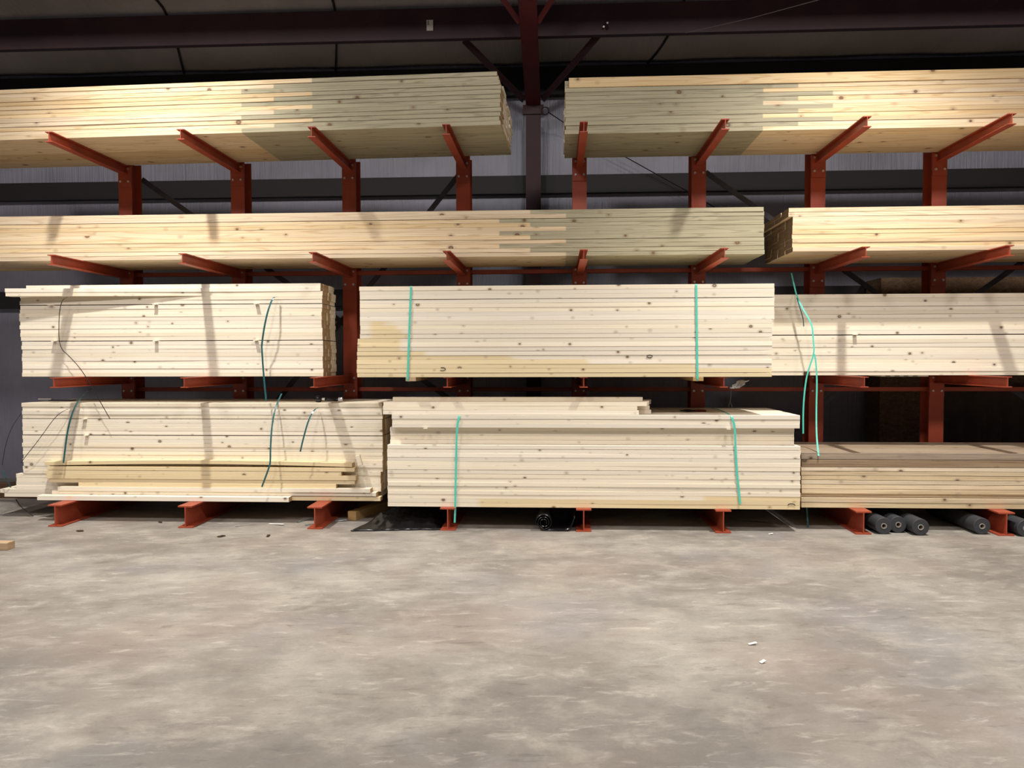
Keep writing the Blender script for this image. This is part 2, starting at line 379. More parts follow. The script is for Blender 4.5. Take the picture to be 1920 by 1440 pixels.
# ------------------------------------------------------------------ cantilever rack
T1, T2, T3, HB = 3.638, 2.515, 1.383, .2044
SP = 1.2192
def ibeam(y0, y1, zt, d, w, tf, tw, mat, name, parent, y_up=0):
    mb = MB(); mb.box((-w/2, y0, zt-tf), (w/2, y1, zt)); mb.box((-w/2, y0, zt-d), (w/2, y1, zt-d+tf)); mb.box((-tw/2, y0, zt-d+tf), (tw/2, y1, zt-tf))
    return obj(name, mb, mat, parent)
def make_upright():
    r = empty('rack_upright', (0, 0, 0))
    mb = MB(); w, d, t = .148, .205, .011
    mb.box((-w/2, 0, HB), (w/2, t, T1+.05)); mb.box((-w/2, d-t, HB), (w/2, d, T1+.05)); mb.box((-.004, t, HB), (.004, d-t, T1+.05))
    obj('column', mb, 'red', r)
    ibeam(-1.307, .45, HB-.0005, HB-.001, .135, .012, .009, 'red', 'base_beam', r)
    for T in (T1, T2, T3):
        a = ibeam(-1.29, -.012, T, .094, .070, .008, .006, 'red', 'arm', r)
        obj('end_plate', MB().box((-.072, -.012, T-.235), (.072, -.0005, T-.01)), 'red', a)
        for sx in (-1, 1):
            for dz in (.172, .035):
                obj('bolt', MB().cyl((sx*.043, -.024, T-dz), .0125, 1, .012, 6), 'bolt', a)
    return r
def copy_tree(o, parent=None):
    c = o.copy(); C.objects.link(c); c.parent = parent
    for ch in list(o.children): copy_tree(ch, c)
    return c
proto = make_upright()
UPL = ['leftmost', 'second from the left', 'third from the left', 'fourth, just left of the building column', 'fifth, just right of the building column', 'third from the right', 'second from the right', 'rightmost']
DX = [.0, .018, .006, .004, .008, .02, .012, .004]
for i in range(8):
    o = proto if i == 0 else copy_tree(proto)
    o.location = (SP*i+DX[i], 0, 0)
    tag(o, 'orange-red steel cantilever upright with arms, '+UPL[i], 'rack upright', 'cantilever rack uprights')
for i in range(7):
    for z, nm in ((2.475, 'upper'), (1.225, 'lower')):
        x0 = SP*i+DX[i]+.006; x1 = SP*(i+1)+DX[i+1]-.006
        o = obj('rack_strut', MB().box((x0, .075, z-.022), (x1, .125, z+.022), .003), 'red')
        tag(o, 'red horizontal rack strut, %s, in the %s bay from the left' % (nm, ORD[i+1]), 'rack strut', 'red struts between the uprights')
for i, s in ((8, 1), (0, -1)):
    for z, nm in ((2.475, 'upper'), (1.225, 'lower')):
        if s > 0:
            o = obj('rack_strut', MB().box((SP*7+.01, .075, z-.022), (SP*8, .125, z+.022), .003), 'red')
            tag(o, 'red horizontal rack strut, %s, right of the rightmost upright' % nm, 'rack strut', 'red struts between the uprights')
BR = [((.06, 3.545), (3.62, 1.01), 'falling right behind the left top bundle'), ((3.60, 3.56), (1.30, .78), 'falling left from the fourth upright'),
      ((6.233, 3.537), (9.6, 1.10), 'falling right from the third upright from the right'), ((9.85, 2.79), (7.32, .94), 'rising right behind the right third-tier bundle')]
for k, (a, b, t) in enumerate(BR):
    yy = .235+.016*k
    o = obj('cross_brace', MB().bar((a[0], yy, a[1]), (b[0], yy, b[1]), .055, .008), 'angle'); tag(o, 'dark grey diagonal rack brace '+t, 'rack brace', 'diagonal braces on the back of the rack')
# ------------------------------------------------------------------ lumber
hidden = MB(); NB = [0]; END = ['endgrain']
def board(x0, x1, y0, w, z0, h, mat, label, group, rot=0.0, piv=None, props=None, path=None, ch=.0014, name='lumber_board', cat='board'):
    n = max(2, int((x1-x0)/.3)); mb = MB(); rings = []
    s1, s2, s3 = random.random()*6, random.random()*6, random.random()*.0012
    for i in range(n+1):
        x = (x1-x0)*i/n
        dy = s3*(sin(x*1.3+s1)+sin(x*2.9+s2)); dz = 0
        if path: py_, pz_ = path(x, x1-x0); dy += py_; dz += pz_
        rings.append([(x, y+dy, z+dz) for y, z in ((ch, 0), (w-ch, 0), (w, ch), (w, h-ch), (w-ch, h), (ch, h), (0, h-ch), (0, ch))])
    mb.loft(rings)
    if mat == 'weather': ch = .004
    o = obj(name, mb, [mat, END[0]], ends=True)
    if rot:
        px_, py_ = piv; c_, s_ = cos(rot), sin(rot); dx, dy = x0-px_, y0-py_
        o.location = (px_+dx*c_-dy*s_, py_+dx*s_+dy*c_, z0); o.rotation_euler = (0, 0, rot)
    else: o.location = (x0, y0, z0)
    for k, v in (props or {}).items(): o[k] = v
    tag(o, label, cat, group); NB[0] += 1
    return o
def stuffbox(x0, x1, y0, w, z0, h, rot=0.0, piv=None):
    n = len(hidden.v); hidden.box((x0, y0, z0), (x1, y0+w, z0+h))
    if rot:
        px_, py_ = piv; c_, s_ = cos(rot), sin(rot)
        for i in range(n, len(hidden.v)):
            x, y, z = hidden.v[i]; dx, dy = x-px_, y-py_; hidden.v[i] = (px_+dx*c_-dy*s_, py_+dx*s_+dy*c_, z)
def bundle(desc, adj, x0, x1, yf, z0, rows, w, ncol, mat, keep=None, rot=0.0, piv=None, trans=None, jx=.006, group=None):
    """rows: list from the bottom of dicts(h, gap, dx0, dx1, dy, props); keep(row, col) says which boards behind the front are individual"""
    nr = len(rows); z = z0+.0006
    group = group or 'boards of '+desc
    for r, R in enumerate(rows):
        h = R.get('h', .0384); gap = R.get('gap', random.choice((.0001, .0002, .0003, .0006, .0014)))
        z += R.get('below', 0)
        for c in range(ncol):
            j0, j1 = random.uniform(-jx, jx), random.uniform(-jx, jx)
            a = x0+j0*(1 if c == 0 else 1.6)+R.get('dx0', 0); b = x1+j1*(1 if c == 0 else 1.6)+R.get('dx1', 0)
            yy = yf+c*w+R.get('dy', 0)+(random.uniform(-.0035, .0035) if c == 0 else 0)
            ww = (w-.0012) if c else (w-.0052)
            if c == 0: yy += .0
            P = dict(R.get('props') or {})
            if trans: P['stain_from'] = trans[0][(nr-1-r) % 3]; P['stain_side'] = trans[1]
            if c and R.get('dy', 0) > .02 and c == ncol-1: continue
            if c == 0 or (keep and keep(r, c, nr)):
                if c == 0:
                    o1 = 'topmost' if r == nr-1 else 'bottom' if r == 0 else ORD[nr-r]+' from the top'
                    lab = '%s board, %s, front of %s' % (R.get('adj', adj), o1, desc)
                else:
                    o1 = 'topmost' if r == nr-1 else 'bottom' if r == 0 else ORD[nr-r]+' down'
                    lab = '%s board, %s, %s back in %s' % ('inner', o1, ORD[c]+' row', desc)
                board(a, b, yy, ww, z, h-gap, R.get('mat', mat), lab, group, rot, piv, P, R.get('path') if c == 0 else None)
            else: stuffbox(a, b, yy, ww, z, h-gap, rot, piv)
        z += h
    return z
R_ = lambda n, **k: [dict(k) for _ in range(n)]
# --- top tier, left: long treated pine planks, slightly skewed
piv = (4.14, -1.23)
tL = [ax(585, 200, -1.15), ax(512, 200, -1.15), ax(450, 200, -1.15)]
rows = R_(12, h=.0395)
for i, d in ((11, -.028), (10, -.012), (9, -.012), (8, 0), (2, -.005), (1, -.008), (0, -.006)): rows[i]['dx1'] = d-.0
rows[3]['gap'] = .004; rows[8]['gap'] = .005; rows[10]['gap'] = .004; rows[5]['gap'] = .0035; rows[1]['gap'] = .004; rows[7]['gap'] = .003
bundle('the top left bundle', 'half yellow, half grey-green', -1.95, 4.145, -1.23, T1, rows, .262, 4, 'pine',
       lambda r, c, n: r == 0, -.040, piv, (tL, 1.0))
# --- top tier, right
tR = [ax(1498, 200, -.9), ax(1432, 200, -.9), ax(1563, 200, -.9)]
rows = R_(11, h=.0386); rows[9]['gap'] = .0042; rows[6]['gap'] = .0025; rows[1]['gap'] = .003
z = bundle('the top right bundle', 'half grey-green, half yellow', 4.725, 10.8, -.90, T1, rows, .222, 4, 'pine',
       lambda r, c, n: r == 0, 0, None, (tR, -1.0))
board(4.76, 10.8, -.905, .038, z+.001, .089, 'pine', 'orange-tan board standing on edge atop the top right bundle', 'boards of the top right bundle')
for i in range(2):
    board(4.722, 10.8, -.860, .178, z+.001+.0386*i, .038, 'pine', '%s treated board behind the edge-standing board on the top right bundle' % ('lower', 'upper')[i], 'boards of the top right bundle', props={'stain_from': tR[i], 'stain_side': -1.0})
for c in (1, 2, 3):
    for i in range(2): stuffbox(4.74, 10.8, -.90+c*.222, .22, z+.001+.0386*i, .038)
# --- second tier, long bundle
t2 = [ax(993, 430, -.85), ax(1060, 430, -.85), ax(935, 430, -.85)]
rows = R_(11, h=.0395); rows[8]['gap'] = .0045; rows[3]['gap'] = .004; rows[0]['gap'] = .003
rows[9]['path'] = lambda x, Lx: (.004*max(0, x-6.2), 0)
for i in (0, 1): rows[i]['dx1'] = .0
bundle('the long second-tier bundle', 'half yellow, half grey-green', -2.0, 6.568, -.85, T2, rows, .278, 3, 'pine',
       lambda r, c, n: r == 0, 0, None, (t2, 1.0))
# --- second tier, short bundle at right
END[0] = 'endgrain_dark'
rows = R_(10, h=.0396)
for i in (8, 9): rows[i]['dx0'] = -.037
bundle('the right second-tier bundle', 'pale yellow pine', 6.785, 10.9, -.99, T2, rows, .236, 4, 'pine',
       lambda r, c, n: True, 0, None, None, .004)
END[0] = 'endgrain'
# --- third tier, left: narrow bundle with crooked boards near the top
rows = R_(23, h=.0381)
rows[9]['below'] = .008; rows[18]['below'] = .008
for i, d in enumerate((0, 0, .002, .0, -.004, 0, .003, 0, .002, -.004, -.012, -.01, -.014, -.012, -.016, -.014, -.012, -.008, -.01, 0, .004, .006, .0)): rows[i]['dx0'] = d; rows[i]['dx1'] = d*.7
def crook(x, Lx): return (-.115*max(0, 1-x/2.05)**1.1, 0)
for i in (21,): rows[i]['path'] = crook; rows[i]['dx0'] = -.08; rows[i]['adj'] = 'bowed out white wood'; rows[i]['dx1'] = -.02; rows[i]['h'] = .0385
rows[20]['path'] = crook; rows[20]['dx0'] = -.075; rows[20]['adj'] = 'bowed out white wood'
rows[22]['dy'] = .012; rows[22]['dx0'] = .05; rows[22]['dx1'] = -.02
bundle('the left third-tier bundle', 'white wood', -.592, 2.405, -.865, T3, rows, .0925, 5, 'spf',
       lambda r, c, n: c <= 2, 0, None, None, .004)
# --- third tier, middle
rows = R_(21, h=.0388)
for i in range(21):
    rows[i]['dx0'] = (-.030 if i < 6 else -.024 if i < 9 else 0); rows[i]['dx1'] = (-.018 if i < 13 else 0)
    if i < 6:
        rows[i]['props'] = {'yellow_from': 2.0, 'yellow_to': (7.5, 6.6, 5.9, 5.0, 4.3, 3.5)[i]}; rows[i]['adj'] = 'yellow-stained white wood'
    elif i < 9: rows[i]['props'] = {'yellow_from': 2.0, 'yellow_to': 3.27}; rows[i]['adj'] = 'partly yellow white wood'
    elif i < 13: rows[i]['props'] = {'yellow_from': 2.92, 'yellow_to': 3.35-.07*(i-9)}; rows[i]['adj'] = 'yellow-patched white wood'
rows[8]['gap'] = .0035; rows[17]['gap'] = .0045; rows[5]['gap'] = .0035; rows[0]['gap'] = .003; rows[4]['gap'] = .002
bundle('the middle third-tier bundle', 'strapped white wood', 2.875, 6.545, -1.30, T3, rows, .14, 9, 'spf', None, 0, None, None, .003)
# --- third tier, right
rows = R_(20, h=.0380); rows[9]['gap'] = .003; rows[16]['gap'] = .004
rows[10]['below'] = .006; rows[10]['gap'] = .001
bundle('the right third-tier bundle', 'shaded white wood', 6.60, 10.3, -.70, T3, rows, .135, 5, 'spf', None, 0, None, None, .003)
# --- floor tier, left
rows = R_(24, h=.0380)
rows[20]['below'] = .006; rows[16]['below'] = .005; rows[15]['gap'] = .003; rows[11]['gap'] = .003
for i in range(24):
    rows[i]['dx1'] = (-.05 if i < 2 else -.02 if i < 7 else 0)
    rows[i]['dx0'] = (-.2 if i == 0 else -.24 if i == 1 else -.078 if i < 6 else -.006*(i % 2))
rows[1]['adj'] = 'far-sticking pale'; 
bundle('the left floor-tier bundle', 'white wood', -.575, 2.985, -.90, HB, rows, .14, 6, 'spf',
       lambda r, c, n: r == n-1, 0, None, None, .003)
# --- floor tier, middle
rows = R_(22, h=.0376)
for i in range(15, 19): rows[i].update(h=.0393, dy=.075, dx0=.012, dx1=-.035, adj='recessed yellowish')
for i in range(19, 22): rows[i].update(h=.0386, dx0=.045, dx1=-.008)
for i in (0, 1): rows[i].update(props={'yellow_from': 3.9, 'yellow_to': 9.0}, adj='yellowish white wood')
rows[2].update(props={'yellow_from': 5.9, 'yellow_to': 9.0})
rows[13]['gap'] = .0045; rows[8]['gap'] = .003; rows[18]['gap'] = .003; rows[20]['gap'] = .003
ztop = bundle('the middle floor-tier bundle', 'white wood', 3.105, 6.795, -1.25, HB, rows, .14, 8, 'spf',
       lambda r, c, n: r == n-1 or r == 14, 0, None, None, .003)
for i, (a, b) in enumerate(((718, 1198), (718, 1195), (719, 1213))):
    yy = -1.235; zz = ztop+.002+i*.0386
    X0, X1 = ax(a, 765, yy), ax(b, 765, yy)
    board(X0, X1, yy, .089, zz, .038, 'spf', '%s front board of the short pile lying on the middle floor-tier bundle' % ('bottom', 'second', 'third')[i], 'short pile on the middle floor-tier bundle')
    for c in range(1, 5):
        if c == 1 or i == 2:
            board(X0+.03, ax((1219, 1216, 1213)[i], 765, yy)+.02*c, yy+c*.092, .089, zz, .038, 'spf', '%s layer board, %s row back, short pile on the middle floor-tier bundle' % (('bottom', 'second', 'third')[i], ORD[c]), 'short pile on the middle floor-tier bundle')
        else: stuffbox(X0+.03, X1+.03, yy+c*.092, .089, zz, .038)
board(ax(738, 745, -1.1), ax(1204, 745, -1.1), -1.14, .089, ztop+.002+3*.0386, .036, 'spf', 'single topmost board set back on the short pile above the middle bundle', 'short pile on the middle floor-tier bundle')
# --- floor tier, right: thicker weathered boards
hs = [.048, .046, .034, .041, .041, .040, .041, .039, .039, .066, .060]
rows = [dict(h=h, gap=.0035) for h in hs]; rows[2].update(dy=.03, adj='recessed brown weathered'); rows[10].update(adj='grey-brown', mat='grey'); rows[9].update(adj='grey weathered', mat='grey')
bundle('the right floor-tier bundle', 'tan weathered', 6.84, 10.6, -1.14, HB, rows, .14, 7, 'weather', lambda r, c, n: r == n-1, 0, None, None, .004)
# --- loose boards heaped in front of the left floor-tier bundle
def loose(px0, px1, yt, yb, Y, w, desc, path=None, adj='loose pale'):
    a = at(px0, yb, Y=Y); zt = at(px0, yt, Y=Y).z; X1 = ax(px1, yb, Y)
    return a.x, X1, zt
zz = HB+.001
heap = [ # px0, px1, front Y, width, descr
 (69, 541, -1.055, .14, 'frontmost bottom board, cut short at its right end'),
 (30, 713, -.99+.0, .089, None)]
def hb(px0, px1, Y, w, z, h, d, path=None, mat='spf', props=None):
    return board(ax(px0, 900, Y), ax(px1, 900, Y), Y, w, z, h, mat, d, 'loose boards heaped before the left floor-tier bundle', path=path, props=props)
yl = {'yellow_from': -3.0, 'yellow_to': 9.0}
hb(69, 541, -1.080, .087, zz, .044, 'loose pale board, lowest and frontmost of the heap, ending mid-way')
hb(150, 713, -.990, .087, zz, .038, 'loose pale board on the heap bottom reaching the black sheet', props=yl)
hb(97, 705, -1.000, .09, zz+.045, .036, 'loose knotty board second from the bottom of the front heap')
hb(108, 694, -1.015, .10, zz+.082, .038, 'loose board third from the bottom, thickest-looking of the front heap')
hb(147, 630, -1.000, .089, zz+.121, .037, 'loose board whose left end stops short above a dark slot', props=yl)
hb(92, 665, -.995, .089, zz+.159, .037, 'loose board in the heap above the dark slot', props=yl)
hb(88, 667, -1.005, .09, zz+.197, .041, 'loose board in the heap with a broad pale end at right', props=yl)
hb(85, 640, -.998, .09, zz+.240, .036, 'loose board near the heap top ending before its neighbours', props=yl)
hb(90, 665, -1.000, .089, zz+.279, .036, 'loose board second from the top of the front heap', props=yl)
hb(84, 660, -.995, .089, zz+.322, .036, 'warped loose board topmost on the front heap', path=lambda x, Lx: (0, .022*sin(pi*x/Lx)-.004*0), props=yl)
blk = obj('wood_offcut', MB().box((-.02, -.02, 0), (.02, .02, .10), .002), 'spf', loc=(ax(676, 870, -.96), -.96, zz+.335)); blk.rotation_euler = (0, -.25, 0)
tag(blk, 'short offcut block standing at the right end of the heap', 'offcut')
# all remaining boards of the ten bundles
o = obj('lumber_boards', hidden, 'spf'); tag(o, 'inner boards filling the lumber bundles behind their front faces', 'boards', kind='stuff')
print('individual boards', NB[0])
# --- stickers (thin laths) poking out
ST = [('third-tier left', -.865, [(92, 578, 'upper left'), (289, 577, 'upper middle'), (479, 577, 'upper right'), (99, 645, 'lower left'), (290, 645, 'lower middle'), (478, 645, 'lower right')], .045),
      ('floor-tier left', -.90, [(156, 788, 'upper'), (160, 820, 'lower')], .035), ('third-tier right', -.70, [(1605, 632, 'only')], .04),
      ('floor-tier middle', -1.25, [(797, 803, 'left'), (1367, 803, 'right')], .04)]
for nm, Y, L_, pr in ST:
    for px, py, w_ in L_:
        p = at(px, py, Y=Y-pr)
        if 'third-tier left' in nm: zc = T3+9*.0381+.0042 if py > 600 else T3+18*.0381+.0122
        elif nm == 'floor-tier left': zc = HB+20*.038+.0085 if py < 800 else HB+16*.038+.0028
        elif nm == 'third-tier right': zc = T3+10*.038+.0035
        else: zc = HB+15*.0376+4*.0393-.0015
        th = .006 if 'left' in nm and nm != 'floor-tier middle' else .0035
        if nm == 'floor-tier middle': zc -= .0035; d1 = .07
        else: d1 = .05
        o = obj('wood_sticker', MB().box((p.x-.018, Y-pr, zc-th/2), (p.x+.018, Y-.001 if nm == 'floor-tier middle' else Y+d1, zc+th/2)), 'spf')
        tag(o, 'thin wood spacer poking out of the %s bundle, %s' % (nm, w_), 'spacer', 'thin spacers between board layers')
# dunnage under the strapped middle bundle
for px, d in ((769, 'left'), (1304, 'right')):
    x = ax(px, 714, -1.25); o = obj('dunnage', MB().box((x-.03, -1.305, T3-.036), (x+.06, -.2, T3-.0005), .003), 'timber'); tag(o, 'rough wooden runner strapped under the middle third-tier bundle, %s end' % d, 'runner', 'runners under the middle third-tier bundle')
# ------------------------------------------------------------------ straps
def strap(pts, mat, label, w=.016, th=.0012, name='strapping_band'):
    return tag(obj(name, MB().ribbon(pts, w, th), mat), label, 'strap')
def P(px, py, Y): return at(px, py, Y=Y)
G = -1.3
for (xa, xb, d) in ((770.5, 764.5, 'left'), (1305.5, 1307.5, 'right')):
    a = P(xa, 542, G-.008); b = P(xb, 712, G-.008)
    ztp = T3+21*.0388+.004
    strap([(a.x, -.2, ztp), (a.x, -.9, ztp), (a.x, G+.02, ztp), (a.x, G-.008, ztp-.004), (a.x, G-.0085, ztp-.03), ((a.x+b.x)/2, G-.0085, 1.8), (b.x, G-.0085, T3+.02), (b.x, G-.0085, T3-.036), (b.x, G+.03, T3-.0385), (b.x, -.9, T3-.0385)], 'teal',
          'taut teal strap around the middle third-tier bundle, %s one' % d, .017)
G = -1.262
zt = ztop
strap([P(858, 777, -1.0).lerp(Vector((ax(862, 777, -1.25), -1.0, zt+.003)), 1), (ax(862, 777, -1.25), -1.24, zt+.0015), P(861, 781, G), P(857, 800, G), P(856, 830, G), P(855, 870, G), P(854, 920, G), P(853.5, 955, G), P(852.5, 980, G)], 'teal',
      'teal strap hanging over the left front of the middle floor-tier bundle', .018)
a = at(1335, 763, Z=zt+.002)
strap([(a.x-.1, a.y, zt+.002), (a.x, a.y-.2, zt+.002), (ax(1371, 777, -1.25), -1.235, zt+.002), P(1372, 781, G), P(1378, 800, G), P(1379, 840, G), P(1382, 890, G), P(1388, 945, G)], 'teal',
      'teal strap hanging over the right front of the middle floor-tier bundle', .018)
Y = -.94
strap([P(127, 557, -.95), P(116, 562, -1.02), P(110.5, 590, -1.0), P(110, 650, -.90), P(130, 668, -.92), P(152, 692, -.95), P(172, 725, -.95), P(190, 757, -.96), P(206, 785, -.96)], 'blstrap',
      'thin dark strap bowed over the left part of the left third-tier bundle', .007)
strap([P(519, 557, -.90), P(512, 557, -.94), P(503, 580, -.98), P(496, 610, -.98), P(490.5, 648, -.95), P(491, 655, -.95), P(494, 700, -.95), P(499, 751, -.97)], 'dkstrap',
      'dark green strap bowed over the right part of the left third-tier bundle', .017)
strap([P(172, 728, -.6), P(158, 738, -.8), P(146, 752, -.95), P(135, 775, -1.0), P(126, 810, -1.03), P(119, 868, -1.05)], 'dkstrap', 'green-blue strap curling down over the left floor-tier bundle near its left end', .017)
strap([P(128, 767, -.92), P(118, 771, -.95), P(103, 782, -.97), P(72, 826, -.97), P(43, 862, -.95), P(40, 868, -.93)], 'blstrap', 'thin dark strap slanting down to the left end of the left floor-tier bundle', .006)
strap([P(40, 775, -.8), P(22, 800, -.85), P(10, 835, -.9), P(4, 872, -.95)], 'blstrap', 'thin black strap arching off the left end of the floor tier', .007)
strap([P(5, 882, -.95), P(12, 898, -.95), P(20, 914, -.9)], 'dkstrap', 'short green strap piece below the arching black strap at far left', .014)
strap([P(528, 738, -.8), P(517, 762, -.95), P(510, 795, -1.04), P(507, 840, -1.1), P(507, 868, -1.12), P(504, 878, -1.12), P(491, 913, -1.12)], 'dkstrap', 'dark strap falling across the heap of loose boards and kinked near its end', .016)
strap([P(597, 764, -.92), P(589, 768, -1.0), P(578, 788, -1.05), P(568, 825, -1.08), P(563, 847, -1.08)], 'dkstrap', 'short curved dark strap end on the right of the left floor-tier bundle', .015)
strap([P(30, 936, -.75), P(38, 950, -.8), P(62, 968, -.9)], 'blstrap', 'thin black strap curving to the floor under the left floor tier', .008)
g = at(0, 966, Z=.003); h2 = at(35, 957, Z=.003)
strap([(g.x-.3, g.y-.1, .003), (g.x, g.y, .003), (h2.x, h2.y, .003)], 'blstrap', 'thin black strap lying flat on the floor at far left', .008)
strap([P(1484, 512, -.5), P(1489, 535, -.65), P(1494, 556, -.78), P(1506, 580, -.82), P(1523, 608, -.86), P(1525, 640, -.87), P(1527, 662, -.88), P(1517, 690, -.88), P(1511, 712, -.88), P(1506, 760, -.88), P(1506, 813, -.88)], 'teal',
      'long teal strap dangling from the second tier over the right third-tier bundle', .014)
strap([P(1527, 664, -.882), P(1530, 680, -.885), P(1532, 712, -.89), P(1530.5, 770, -.92), P(1531, 820, -1.0), P(1535, 855, -1.16)], 'teal', 'teal strap tail reaching down to the right floor-tier bundle', .014)
strap([P(1494, 558, -.79), P(1499, 575, -.8), P(1506, 597, -.8), P(1507, 612, -.76)], 'dkstrap', 'short dark loop of strap beside the long dangling teal strap', .009)
b = at(1522, 994, Z=.002)
strap([(b.x, -1.0, HB-.02), (b.x, -1.02, .1), (b.x, -1.04, .004)], 'dkstrap', 'green strap hanging to the floor below the right floor-tier bundle', .014)
# ------------------------------------------------------------------ tools
zt_l = HB+24*.038+.011
x = ax(597, 746, -.75)
t = empty('hand_tool', (x, -.75, zt_l)); tag(t, 'black round-headed hand tool with white bands lying on the left floor-tier bundle', 'tool')
mb = MB(); rings = []
for i in range(9):
    a = pi*i/8; rr = max(.002, .036*sin(a)); rings.append([(-.036*cos(a)*1.1+0, rr*cos(2*pi*j/14), .034+rr*sin(2*pi*j/14)) for j in range(14)])
mb.loft(rings); obj('head', mb, 'black', t, shade=True)
obj('neck_ring', MB().cyl((.036, 0, .032), .013, 0, .03, 14), 'chrome', t)
obj('handle', MB().tube([(.066, 0, .03), (.1, 0, .028), (.17, 0, .026), (.20, 0, .026)], [.014, .018, .017, .015], 14), 'black', t, shade=True)
obj('end_band', MB().cyl((.20, 0, .027), .022, 0, .035, 14), 'chrome', t)
a = at(1297, 770, Z=zt+.01)
t = empty('strap_cutter', (a.x, a.y, zt+.002)); tag(t, 'red-handled cutter lying on top of the middle floor-tier bundle', 'tool')
for s in (-1, 1):
    obj('grip', MB().tube([(.02, s*.014, .009), (.06, s*.026, .009), (.13, s*.024, .009)], [.008, .010, .009], 8), 'redgrip', t, shade=True)
    obj('blade', MB().tube([(.02, s*.01, .009), (-.04, s*.016, .009), (-.11, s*.004, .009)], [.008, .012, .004], 8), 'black', t, shade=True)
# flat packet + strap on left end of the left floor bundle
o = obj('offcut_strip', MB().box((-.16, -.4, 0), (-.02, -.37, .012)), 'tag', loc=(ax(82, 752, -.5)+.1, -.1, zt_l+.012)); tag(o, 'small white strip lying on top of the left floor-tier bundle', 'strip')
o2 = obj('black_strip', MB().box((-.02, -.45, 0), (.22, -.36, .008)), 'black', loc=(ax(82, 752, -.5)+.1, -.1, zt_l+.002)); tag(o2, 'flat black strip lying on top of the left floor-tier bundle', 'strip')
# clear film scrap hanging under the middle third-tier bundle
mb = MB(); rings = []
for i in range(13):
    f = i/12; p = P(1368+34*f, 727-13*f, -1.1); a = .006+.022*sin(pi*min(1, f*1.1))
    rings.append([p+Vector((0.01*sin(i*2.3), .03*cos(t_*pi/4+i), a*sin(t_*pi/4+.4*i)*(1+.3*sin(3*t_+i)))) for t_ in range(8)])
mb.loft(rings); tag(obj('film_scrap', mb, 'clear'), 'crumpled clear plastic scrap hanging beside the third-tier middle bundle', 'plastic scrap')
mb = MB(); mb.tube([P(1371, 728, -1.1), P(1370, 745, -1.05), P(1369, 752, -1.0)], .0015, 5); mb.tube([P(1369, 752, -1.0), P(1366, 763, -.95)], .0015, 5); mb.tube([P(1369, 752, -1.0), P(1373, 763, -.95)], .0015, 5)
tag(obj('string', mb, 'cable'), 'thin forked string under the clear plastic scrap', 'string')
# ------------------------------------------------------------------ on the floor
# black polythene sheet
import mathutils
def nz(x, y, z=0.0): return mathutils.noise.noise(Vector((x, y, z)))
c00 = at(655, 997, Z=0); c10 = at(828, 994, Z=0)
mb = MB(); NX, NY = 60, 36
for j in range(NY+1):
    for i in range(NX+1):
        u, v_ = i/NX, j/NY
        xl = c00.x+(.28*v_)+.10*abs(v_-.12); xr = 3.60-.02*v_
        x = xl+(xr-xl)*u; y = c00.y+(c10.y-c00.y)*u+v_*.95+.02*nz(u*6, 3)
        e = min(1, 6*min(u, v_, 1-u)); z = .012+e*(.028+.05*abs(nz(x*5, y*5))+.03*abs(nz(x*14, y*14, 2)))+.15*v_*e*(1-u*.5)
        mb.v.append((x, y, z))
for j in range(NY):
    for i in range(NX):
        a = j*(NX+1)+i; mb.f.append((a, a+1, a+NX+2, a+NX+1))
o = obj('black_sheet', mb, 'sheet', shade=True); m_ = o.modifiers.new('t', 'SOLIDIFY'); m_.thickness = .008; m_.offset = -1
tag(o, 'crumpled glossy black plastic sheet on the floor between left and middle bundles', 'plastic sheet')
# rolled black sheet
mb = MB(); yb, yf_ = -.55, -1.30
cx = ax(1020, 980, yf_); pts = []
for i in range(60):
    t_ = i/59*2*pi*2.6; r_ = .022+.054*i/59; pts.append((cx+r_*cos(t_-.6), .080+r_*sin(t_-.6)*.98))
a_end = pts[-1]
x_r = SP*4+DX[4]-.075
pts += [(cx+.01, .008), (cx+.12, .007), (x_r-.09, .009), (x_r-.05, .02), (x_r-.03, .06), (x_r-.012, .11), (x_r-.006, .135)]
rings = []
for yy in (yf_, yf_+.2, yf_+.45, yb):
    rings.append([(x, yy+.01*nz(x*8, yy*3), z+.002*nz(x*30, yy*5)) for x, z in pts])
mb.loft(rings, cap=False, closed=False)
o = obj('rolled_sheet', mb, 'sheet', shade=True); m_ = o.modifiers.new('t', 'SOLIDIFY'); m_.thickness = .005; m_.offset = 0
tag(o, 'partly unrolled black plastic roll on the floor under the middle floor-tier bundle', 'plastic roll')
# felt rolls
def make_roll():
    r = empty('felt_roll', (0, 0, 0)); k = 40
    mb = MB(); ri, ro, Ln = .025, .073, .92
    prof = [(ro, .004), (ro, Ln-.004), (ro-.004, Ln), (ri, Ln), (ri, 0), (ro-.004, 0)]
    rings = [[(rr*cos(2*pi*j/k), yy, ro+rr*sin(2*pi*j/k)) for j in range(k)] for rr, yy in prof+[prof[0]]]
    mb.loft(rings, cap=False); obj('wrap', mb, 'film', r)
    mb = MB(); rings = [[(rr*cos(2*pi*j/k), yy, ro+rr*sin(2*pi*j/k)) for j in range(k)] for rr, yy in ((.0248, -.004), (.0248, Ln), (.018, Ln), (.018, -.004), (.0248, -.004))]
    mb.loft(rings, cap=False); obj('core', mb, 'core', r)
    return r
pr_ = make_roll()
RL = [(1662, 1002.5, 'leftmost of the three together, touching the base beam side'), (1694, 1000, 'middle of the three together'), (1728.5, 1005, 'rightmost and foremost of the three together'), (1840, 1003, 'standing alone between the two right base beams'), (1906, 1007, 'cut by the right picture edge')]
rp = []
